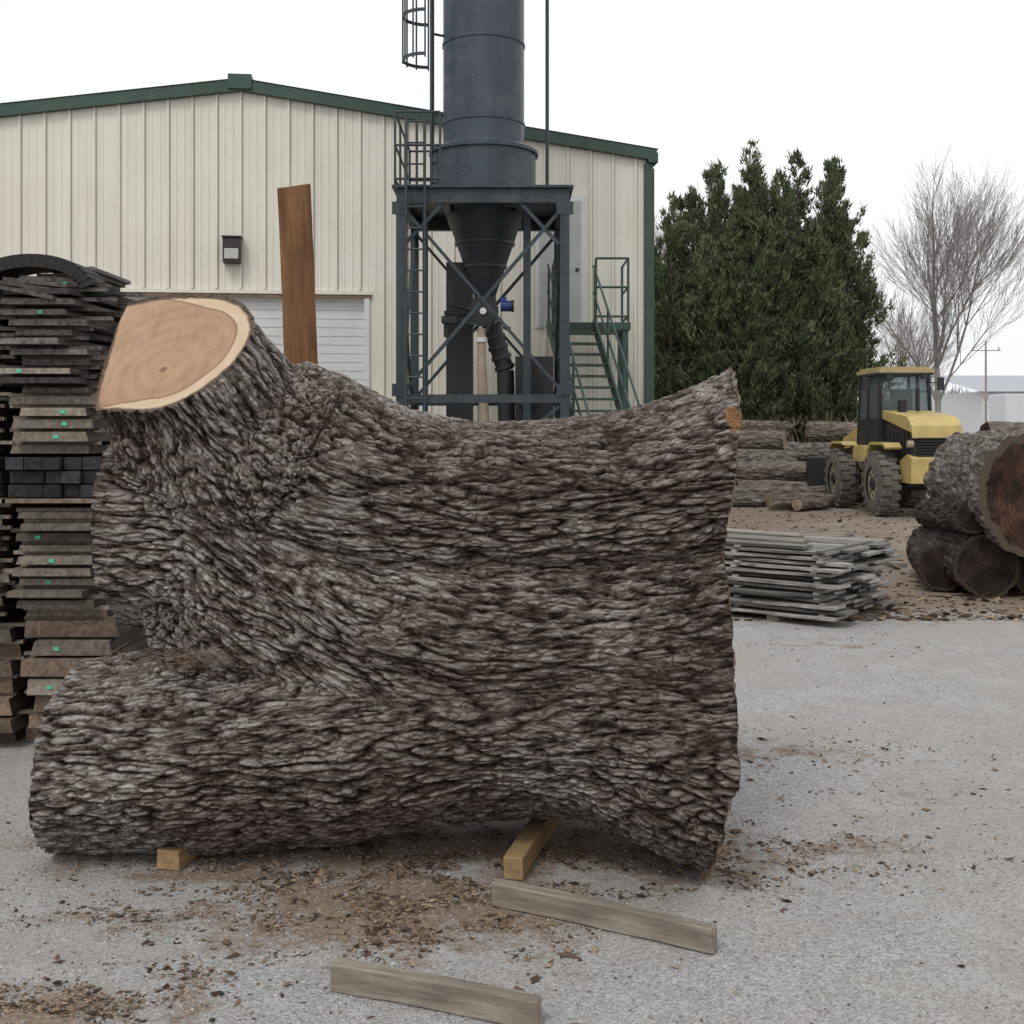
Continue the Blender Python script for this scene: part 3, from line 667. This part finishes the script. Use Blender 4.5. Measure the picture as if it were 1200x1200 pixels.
for y in(Y0,Y1):
    for z,h_ in((4.88,.20),(2.0,.12),(1.0,.08)): mb.b2(X0-.06,X1+.06,y-.062,y+.062,z-h_/2,z+h_/2)
for x in(X0,X1):
    for z,h_ in((4.88,.20),(2.0,.12)): mb.b2(x-.058,x+.058,Y0+.07,Y1-.07,z-h_/2,z+h_/2)
mb.b2(X0-.12,X1+.12,Y0-.12,Y1+.12,4.985,5.02)
for x in(-.95,.1): mb.b2(x-.05,x+.05,Y0+.07,Y1-.07,4.79,4.97)
mb.box((.22,16.9,2.4),(.11,.11,4.75)); mb.box((-1.28,17.0,2.4),(.08,.08,4.75))
def xb(a,b_,c_,d_): mb.beam(a,b_,.05,.05); mb.beam(c_,d_,.045,.045)
for y in(Y0-.02,Y1): xb((X0,y,2.05),(X1,y,4.75),(X1,y-.05,2.05),(X0,y-.05,4.75)); 
for x in(X0,X1): xb((x,Y0,2.05),(x,Y1,4.75),(x-.05,Y1,2.05),(x-.05,Y0,4.75))
for y in(Y0,): xb((X0,y,.1),(X1,y,1.95),(X1,y-.05,.1),(X0,y-.05,1.95))
for sx in(-1,1): mb.beam((cx+sx*1.1,Y0,4.2),(cx+sx*.55,Y0,4.78),.05)
for x in(X0,X1):
    for z in(4.70,2.12): mb.box((x,Y0-.07,z),(.24,.012,.18))
mb.obj('support_frame',[M['steel']],parent=dc)
mb=MB()
def rail(pts,h_=1.05,r=.018,m=0):
    for p in pts: mb.cyl(p,(p[0],p[1],p[2]+h_),r,n=6,mat=m)
    for a,b_ in zip(pts[:-1],pts[1:]):
        for hh in(h_,h_*.55,.1): mb.cyl((a[0],a[1],a[2]+hh),(b_[0],b_[1],b_[2]+hh),r,n=6,mat=m)
rail([(-1.02,16.35,5.02),(-1.35,16.35,5.02),(-1.66,16.35,5.02),(-1.66,17.1,5.02),(-1.66,17.9,5.02),(-1.66,18.7,5.02),(-1.1,18.7,5.02)])
def ladder(x,y,z0,z1,w_=.40,ax=0,m=0):
    dx,dy=(w_/2,0) if ax==0 else (0,w_/2)
    for s_ in(-1,1): mb.cyl((x+s_*dx,y+s_*dy,z0),(x+s_*dx,y+s_*dy,z1),.022,n=6,mat=m)
    z=z0+.2
    while z<z1: mb.cyl((x-dx,y-dy,z),(x+dx,y+dy,z),.014,n=6,mat=m); z+=.3
ladder(-1.36,16.22,0,6.0,.26); ladder(-1.20,17.3,5.05,11.5,.34,ax=1)
for z in (7.1,7.75,8.4,9.05,9.7,10.35,11.0):
    pr=None
    for k in range(11):
        a=math.pi*(.5+k/10); p=(-1.28+.36*math.cos(a)*1.0,17.3+.34*math.sin(a),z)
        if pr: mb.beam(pr,p,.012,.05)
        pr=p
for k in range(7):
    a=math.pi*(.5+k/6); mb.box((-1.28+.36*math.cos(a),17.3+.34*math.sin(a),9.05),(.025,.025,4.0))
for z in(6.3,7.5,8.7,9.9): mb.beam((-1.2,17.3,z),(cx-.6,17.4,z),.03)
mb.cyl((.53,17.35,5.0),(.53,17.35,11.5),.028,n=8)
mb.obj('ladder_and_railing',[M['steel']],parent=dc)
mb=MB()
mb.cyl((cx+.02,cy-.05,3.2),(cx+.02,cy-.05,3.56),.17,n=24); mb.cyl((cx,cy-.32,3.32),(cx,cy+.1,3.32),.19,n=28); mb.cyl((cx,cy-.36,3.32),(cx,cy-.32,3.32),.23,n=28); mb.cyl((cx,cy-.40,3.32),(cx,cy-.36,3.32),.05,n=16,mat=3)
mb.cyl((cx+.10,cy-.2,3.2),(cx+.33,cy-.1,2.45),.14,.13,n=20); mb.cyl((cx+.33,cy-.1,2.45),(cx+.36,cy-.1,1.2),.13,n=20)
for k in range(5): t=k/4; mb.cyl((cx+.12+.19*t,cy-.2+.1*t,3.12-.6*t),(cx+.135+.19*t,cy-.2+.1*t,3.07-.6*t),.155,n=20)
mb.b2(-1.0,-.60,17.5,17.9,.0,4.1); mb.b2(-1.03,-.57,17.47,17.93,3.3,3.36)
mb.b2(.05,.62,17.2,17.8,0,2.65); mb.b2(.12,.35,17.12,17.2,1.9,2.4)
for k in range(6):
    mb.cyl((cx-.35+.13*k,cy-.45,3.05+.09*math.sin(k*1.8)),(cx-.25+.13*k,cy-.45,3.12+.09*math.cos(k*1.8)),.035,n=8)
mb.cyl((cx-.45,cy-.5,3.4),(cx-.15,cy-.42,3.32),.03,n=8); mb.cyl((cx-.5,cy-.5,3.75),(cx-.45,cy-.5,3.4),.03,n=8)
mb.box((cx-.5,cy-.45,3.18),(.22,.2,.10)); mb.box((cx-.55,cy-.45,3.05),(.06,.06,.25))
mb.cyl((cx+.26,cy-.3,3.40),(cx+.42,cy-.3,3.40),.08,n=16,mat=1); mb.cyl((cx+.42,cy-.3,3.40),(cx+.46,cy-.3,3.40),.09,n=16,mat=0); mb.box((cx+.30,cy-.3,3.50),(.10,.10,.06),1)
mb.cyl((cx-.02,cy-.45,3.05),(cx-.02,cy-.45,2.5),.065,n=16,mat=2); mb.cyl((cx-.02,cy-.45,2.5),(cx+.03,cy-.42,1.5),.07,n=16,mat=2); mb.cyl((cx-.02,cy-.45,2.85),(cx-.02,cy-.45,2.92),.085,n=16,mat=3)
mb.obj('airlock_and_ducts',[M['dark'],M['blue'],M['beige'],M['gwhite']],smooth=True,parent=dc)

# ------------------------------------------------------------------ stairs
st=bpy.data.objects.new('metal_staircase',None); COL.objects.link(st)
mb=MB(); LZ=3.34
mb.b2(.70,1.98,19.2,20.35,LZ-.12,LZ)
for p in((.78,19.28),(1.90,19.28),(1.90,20.2)): mb.b2(p[0]-.045,p[0]+.045,p[1]-.045,p[1]+.045,0,LZ-.12)
top=Vector((.98,19.2,LZ)); dr=Vector((.17,-1,0)).normalized(); sd_=Vector((dr.y,-dr.x,0)); ns=18; run=.215; rise=LZ/ns
for k in range(1,ns):
    c_=top+dr*(run*k)+Vector((0,0,-rise*k)); 
    vs=[c_+sd_*a*.36+dr*b_ +Vector((0,0,e)) for e in(-.035,0) for a,b_ in((-1,-.12),(1,-.12),(1,.12),(-1,.12))]
    mb.add(vs,[(0,1,2,3),(7,6,5,4),(0,4,5,1),(1,5,6,2),(2,6,7,3),(3,7,4,0)])
bot=top+dr*(run*ns)+Vector((0,0,-LZ))
for s_ in(-1,1):
    a=top+sd_*s_*.39; b_=bot+sd_*s_*.39; mb.beam(a,b_,.035,.2)
    for hh in(.95,.5): mb.cyl(a+Vector((0,0,hh)),b_+Vector((0,0,hh)),.02,n=8)
    for t in(.02,.25,.5,.75,.98): p=a.lerp(b_,t); mb.cyl(p,p+Vector((0,0,.95)),.02,n=6)
rail([(1.40,19.22,LZ),(1.94,19.22,LZ),(1.94,20.3,LZ)],1.07,.022)
rail([(.72,19.3,LZ),(.72,20.3,LZ)],1.07,.022)
mb.obj('stairs',[M['green']],parent=st)

# ------------------------------------------------------------------ wheel loader
ld=bpy.data.objects.new('wheel_loader',None); COL.objects.link(ld); ld.location=(7.27,21.6,0); ld.rotation_euler[2]=math.radians(2); ld.scale=(.82,.86,1.0)
mb=MB()
def prism(prof,x0,x1,m):
    n=len(prof); vs=[(x0,y,z) for y,z in prof]+[(x1,y,z) for y,z in prof]
    mb.add(vs,[tuple(reversed(range(n))),tuple(range(n,2*n))]+[(k,(k+1)%n,n+(k+1)%n,n+k) for k in range(n)],m)
prism([(-2.05,1.40),(-2.0,1.62),(-1.75,1.78),(-.35,1.90),(-.35,1.75),(-1.98,1.50)],-.54,.54,0)
prism([(-2.02,1.0),(-1.97,1.50),(-.35,1.74),(-.35,.85)],-.50,.50,1)
prism([(-2.12,.62),(-2.15,1.05),(-1.9,1.12),(-1.5,1.0),(-1.5,.62)],-.60,.60,0)
for k in range(6): mb.b2(-.525,-.502,-1.75+.2*k,-1.65+.2*k,1.08,1.5,2)
for k in range(7): mb.b2(-.42,.42,-2.06,-2.03,1.08+.05*k,1.11+.05*k,2)
mb.b2(-.45,.45,-1.5,.5,.55,1.0,1)
for sx in(-1,1):
    prism([(-1.70,1.24),(-1.55,1.32),(-.75,1.32),(-.55,1.15),(-.60,1.12),(-.78,1.27),(-1.52,1.27),(-1.66,1.20)],sx*.62-(.36 if sx<0 else 0),sx*.62+(0 if sx<0 else .36),0)
    prism([(.95,1.24),(1.1,1.31),(1.8,1.31),(2.0,1.15),(1.8,1.26),(1.12,1.26)],sx*.62-(.36 if sx<0 else 0),sx*.62+(0 if sx<0 else .36),0)
    mb.b2(sx*.78-.16,sx*.78+.16,-.30,.40,.95,1.25,0)
    for z in(.42,.7): mb.b2(sx*.85-.14,sx*.85+.14,-.2,.2,z,z+.03,1)
    for yy in(-.2,.2): mb.b2(sx*.93-.015,sx*.93+.015,yy-.015,yy+.015,.42,1.0,1)
    mb.cyl((sx*.66,-2.08,1.30),(sx*.54,-2.08,1.30),.06,n=12,mat=3)
    mb.beam((sx*.42,1.0,1.55),(sx*.42,2.3,1.25),.12,.28,0); mb.beam((sx*.42,2.3,1.3),(sx*.42,3.0,.55),.12,.24,0)
    mb.cyl((sx*.42,1.2,.8),(sx*.42,2.2,1.15),.06,n=10,mat=3)
    mb.cyl((sx*.5,-.25,2.42),(sx*.86,-.2,2.42),.012,n=6,mat=1); mb.b2(sx*.86-.08,sx*.86+.08,-.22,-.19,2.28,2.52,1)
    mb.cyl((sx*.56,-.36,1.3),(sx*.56,-.36,2.3),.018,n=6,mat=1)
mb.b2(-.4,.4,.7,2.0,.5,1.3,0)
mb.cyl((.0,-1.0,1.88),(.0,-1.0,2.30),.05,n=10,mat=1); mb.cyl((-.22,-.7,1.85),(-.22,-.7,2.08),.10,n=12,mat=1)
prism([(2.95,.25),(3.0,.95),(3.12,.98),(3.15,.4),(3.9,.22),(3.9,.18),(3.05,.18)],-1.2,1.2,1)
mb.obj('body',[M['yellow'],M['dark'],M['black'],M['beige']],bevel=.02,parent=ld)
mb=MB()
cz0,cz1=1.25,2.60
for sx in(-1,1):
    for y,yt in((-.32,-.25),(.38,.38),(1.0,.92)): mb.beam((sx*.60,y,cz0),(sx*.55,yt,cz1),.07,.07,0)
    mb.add([(sx*.585,-.28,1.75),(sx*.585,.95,1.75),(sx*.553,.88,2.56),(sx*.553,-.22,2.56)],[(0,1,2,3)],1)
    mb.b2(sx*.60-.02,sx*.60+.02,-.3,1.0,1.22,1.74,0)
for y,yt in((-.30,-.235),(.98,.90)): mb.add([(-.57,y,1.70),(.57,y,1.70),(.53,yt,2.57),(-.53,yt,2.57)],[(0,1,2,3)],1)
mb.b2(-.60,.60,-.34,-.26,1.2,1.72,0); mb.b2(-.6,.6,.95,1.0,1.2,1.6,0)
mb.b2(-.60,.60,-.34,1.02,1.2,1.26,0)
mb.b2(-.62,.62,-.38,1.06,2.60,2.67,2); mb.b2(-.56,.56,-.32,1.0,2.67,2.71,2); mb.b2(-.625,.625,-.385,1.065,2.56,2.60,0)
mb.b2(-.25,.25,-.05,.4,1.5,1.62,0); mb.b2(-.25,.25,-.12,-.02,1.6,2.3,0); mb.cyl((0,.75,1.5),(0,.6,1.95),.03,n=8,mat=0); mb.cyl((0,.6,1.93),(0,.585,1.96),.2,n=20,mat=0)
for sx in(-.4,.4): mb.b2(sx-.08,sx+.08,-.44,-.385,2.48,2.58,0)
g2,nt_,b_=newmat('cab_glass',.03,.5); b_.inputs['Transmission Weight'].default_value=.7; b_.inputs['Base Color'].default_value=(.28,.34,.34,1); b_.inputs['IOR'].default_value=1.05
mb.obj('cab',[M['dark'],g2,painted('cab_roof_yellow',(.40,.32,.16),.6,.2)],parent=ld)
rimm=painted('rim_dusty_yellow',(.30,.27,.21),.8,.25)
def wheel(x,y,r=.58,w_=.42):
    mb=MB(); prof=[(-w_/2,r*.52),(-w_/2,r*.80),(-w_*.42,r*.93),(-w_*.3,r*.97),(w_*.3,r*.97),(w_*.42,r*.93),(w_/2,r*.80),(w_/2,r*.52)]; n=48; vs=[]
    for px_,pr_ in prof:
        for k in range(n): a=2*math.pi*k/n; vs.append((px_,math.cos(a)*pr_,math.sin(a)*pr_))
    mb.add(vs,[(i*n+k,i*n+(k+1)%n,(i+1)*n+(k+1)%n,(i+1)*n+k) for i in range(len(prof)-1) for k in range(n)],0)
    for k in range(20):
        a=2*math.pi*k/20
        for s_ in(-1,1): mb.box((s_*w_*.25,math.cos(a+s_*.07)*r*.975,math.sin(a+s_*.07)*r*.975),(w_*.46,.085,.05),0,rot=(a+s_*.07-math.pi/2,0,0)) 
    for s_ in(-1,1):
        mb.cyl((s_*w_*.40,0,0),(s_*w_*.30,0,0),r*.53,r*.53,n=32,mat=1)
        mb.cyl((s_*w_*.40,0,0),(s_*w_*.50,0,0),r*.22,r*.18,n=20,mat=2)
        for k in range(8): a=k*math.pi/4; mb.cyl((s_*w_*.40,math.cos(a)*r*.36,math.sin(a)*r*.36),(s_*w_*.43,math.cos(a)*r*.36,math.sin(a)*r*.36),.025,n=6,mat=2)
    o=mb.obj('wheel',[M['tire'],rimm,M['dark']],smooth=True,parent=ld); o.location=(x,y,r); o.scale=(1,1.1,1)
for x in(-.85,.85):
    for y in(-1.1,1.5): wheel(x,y)
mb=MB(); mb.cyl((-.8,-1.1,.58),(.8,-1.1,.58),.12,n=12); mb.cyl((-.8,1.5,.58),(.8,1.5,.58),.12,n=12); mb.obj('axles',[M['dark']],parent=ld)

# ------------------------------------------------------------------ trees
def leafm(name,a,b_,c_):
    m,nt,b=newmat(name,.75,.2); g=nd(nt,'ShaderNodeNewGeometry'); n=noise(nt,1.3,3,.6)
    f=mth(nt,'ADD',mth(nt,'MULTIPLY',g.outputs['Random Per Island'],.45),mth(nt,'MULTIPLY',n,.65))
    base(nt,b,ramp(nt,f,[(.25,a),(.5,b_),(.8,c_)])); return m
cedar=leafm('cedar_foliage',(.034,.045,.024),(.085,.107,.055),(.165,.18,.098))
trunkm=painted('trunk_bark',(.10,.08,.065),.9,.3)
def cedar_tree(x,y,h,r,seed,base_z=.4,nb=360):
    g=np.random.default_rng(seed); C=[];Dv=[]
    tops=[(0,0,1.0)]+[(g.uniform(-.65,.65)*r,g.uniform(-.4,.2)*r,g.uniform(.78,.96)) for _ in range(4)]
    for i in range(nb):
        t=g.uniform(0,1)**.8; tx,ty,ts=tops[g.integers(0,5)] if t>.35 else (0,0,1.0)
        z=base_z+(h*ts-base_z)*t; R=r*min(1,(1-t)**.60*1.25)*(1 if t>.12 else .7+t*2.5)
        if t>.35: R*=.80
        a=g.uniform(0,2*np.pi); L=max(.10,R*(1+.2*math.sin(2*a+seed+t*7)+g.normal(0,.20)))
        up=g.uniform(.35,.9)+t*1.1; d=np.array([math.cos(a),math.sin(a),up]); dd=d/np.linalg.norm(d)*1.15
        k=int(10+L*38); u=g.uniform(.2,1,k)**.75
        k2=min(1,t*3)
        p=np.array([x+tx*k2,y+ty*k2,z-.45*L*up])+dd*L*u[:,None]; spread=.04+.20*(1-u)[:,None]*L*.55
        p=p+g.normal(0,1,(k,3))*spread
        C.append(p); Dv.append(np.tile(d/np.linalg.norm(d),(k,1)))
    C=np.vstack(C);Dv=np.vstack(Dv); ok=C[:,2]>.15; C=C[ok];Dv=Dv[ok]; n=len(C)
    T=[]
    for j in range(3):
        d=Dv+g.normal(0,.42,(n,3))+np.array([0,0,.45]); d/=np.linalg.norm(d,axis=1)[:,None]
        s_=np.cross(d,g.normal(size=(n,3))); s_/=np.linalg.norm(s_,axis=1)[:,None]
        L=g.uniform(.07,.22,(n,1)); wd=g.uniform(.014,.032,(n,1)); b0=C+g.normal(0,.03,(n,3))
        T.append(np.stack([b0-s_*wd,b0+s_*wd,b0+d*L],1))
    V=np.concatenate(T).reshape(-1,3); F=np.arange(len(V)).reshape(-1,3)
    root=bpy.data.objects.new('cedar_tree',None); COL.objects.link(root)
    o=npmesh('crown',V,F,[cedar]); o.parent=root
    mb=MB(); mb.cyl((x,y,0),(x,y,h*.9),.16,.02,n=10)
    for i in range(40):
        t=g.uniform(.1,.9); z=h*t; a=g.uniform(0,6.28); L=r*(1-t)**.7*.7; mb.cyl((x,y,z),(x+math.cos(a)*L,y+math.sin(a)*L,z+.5*L),.03,.008,n=5)
    mb.obj('trunk',[trunkm],parent=root)
for i,(x,y,h_,r_) in enumerate([(4.35,31.5,8.0,1.5),(5.55,32.5,8.8,1.65),(6.6,32,9.5,1.7),(7.95,32,9.4,1.8),(8.55,31.4,8.2,1.55),(5.9,30.9,7.0,1.5),(7.25,31.1,8.6,1.6),(3.6,33,8.2,1.5)]): cedar_tree(x,y,h_,r_,i+1)

def bare_tree(x,y,h,seed,spread=.5,levels=6,mat=None,r0=.16,thin=False):
    g=random.Random(seed); mb=MB(); rm=.0045 if thin else .006
    def br(p,d,L,r,lv):
        segs=3
        for i in range(segs):
            j=.03 if lv==0 else .07
            d2=(d+Vector((g.gauss(0,j),g.gauss(0,j),g.gauss(0,.04)+.06))).normalized(); q=p+d2*L/segs; rr=max(rm,r*(1-.2*(i+1)/segs*1.3))
            mb.cyl(p,q,max(r*(1-.26*i/segs),rm),rr,n=6 if lv<2 else (4 if lv<4 else 3),caps=False)
            if lv<levels and (lv>0 or i>0):
                if thin: cnt=g.choice([2,3]) if lv==0 else (g.choice([1,1,2]) if lv<4 else g.choice([0,1,1]))
                else: cnt=g.choice([1,2,2]) if lv<4 else g.choice([1,2])
                for _ in range(cnt):
                    a=g.uniform(0,6.28); sp=spread*g.uniform(.7,1.4); side=Vector((math.cos(a),math.sin(a),0)); nd_=(d2+side*sp).normalized()
                    br(q,nd_,L*g.uniform(.55,.78),rr*.5,lv+1)
            p=q; d=d2
        if lv<levels: br(p,d,L*.72,r*.62,lv+1)
    br(Vector((x,y,0)),Vector((0,0,1)),h*.30,r0,0)
    o=mb.obj('bare_tree',[mat]); return o
twig=painted('bare_branch_bark',(.25,.235,.225),.9,.2)
twig2=painted('pale_branch_bark',(.30,.28,.27),.9,.2)
bare_tree(14.8,40,12.0,21,.50,6,twig,.13,thin=True)
bare_tree(6.6,43,12.4,9,.36,5,twig2,.10,thin=True)
bare_tree(5.7,44,11.6,12,.36,5,twig2,.10,thin=True)
bare_tree(18.9,56,9.0,15,.55,5,twig2,.11,thin=True)
g=np.random.default_rng(77); n=5200; C=np.stack([g.uniform(3.5,10.5,n),g.uniform(29,31,n),g.uniform(0,1,n)**1.5*1.7],1)
d=g.normal(size=(n,3))*.6+np.array([0,0,1]); d/=np.linalg.norm(d,axis=1)[:,None]; s_=np.cross(d,g.normal(size=(n,3))); s_/=np.linalg.norm(s_,axis=1)[:,None]
V=np.stack([C-s_*.02,C+s_*.02,C+d*g.uniform(.15,.5,(n,1))],1).reshape(-1,3)
npmesh('undergrowth',V,np.arange(len(V)).reshape(-1,3),[leafm('dry_brush',(.05,.04,.025),(.13,.10,.07),(.22,.18,.13))])

# ------------------------------------------------------------------ far background
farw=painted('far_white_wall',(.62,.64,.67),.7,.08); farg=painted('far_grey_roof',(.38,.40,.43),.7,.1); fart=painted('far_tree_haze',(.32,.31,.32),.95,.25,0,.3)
mb=MB(); mb.b2(36,70,88,110,0,4.3,0)
mb.add([(35.5,87.5,4.3),(70.5,87.5,4.3),(70.5,99,6.0),(35.5,99,6.0)],[(0,1,2,3)],1)
for k in range(5): mb.b2(40+k*6,42.5+k*6,87.95,88,0,3,2)
mb.obj('distant_warehouse',[farw,farg,M['dark']])
mb=MB(); mb.b2(30,34.5,70,72.5,.5,3.6,0); mb.b2(34.6,36,70.2,72.3,.6,2.6,0)
for xx in(31,33.5,35.4): mb.cyl((xx,69.9,.5),(xx,70.2,.5),.5,n=16,mat=1)
mb.obj('parked_truck',[farw,M['dark']],bevel=.05)
for (x,y,h_) in((25.5,62,6.2),):
    mb=MB(); mb.cyl((x,y,0),(x,y,h_),.08,.05,n=8); mb.beam((x-.8,y,h_-.5),(x+.8,y,h_-.5),.05)
    for q in(-.7,0,.7): mb.cyl((x+q,y,h_-.47),(x+q,y,h_-.32),.04,n=6)
    mb.obj('utility_pole',[twig2])
g=np.random.default_rng(5); n=26000; xs=g.uniform(-60,160,n); top=4.5+2.2*pn(np.stack([xs*.09,xs*0,xs*0],1))+1.0*pn(np.stack([xs*.5,xs*0,xs*0+4],1))
C=np.stack([xs,g.uniform(128,136,n),g.uniform(0,1,n)**.8*np.maximum(top,.5)],1); d=g.normal(size=(n,3))*.45+np.array([0,0,1]); d/=np.linalg.norm(d,axis=1)[:,None]
s_=np.cross(d,g.normal(size=(n,3))); s_/=np.linalg.norm(s_,axis=1)[:,None]
V=np.stack([C-s_*.12,C+s_*.12,C+d*g.uniform(.8,2.0,(n,1))],1).reshape(-1,3)
npmesh('distant_treeline',V,np.arange(len(V)).reshape(-1,3),[fart])
print('done')
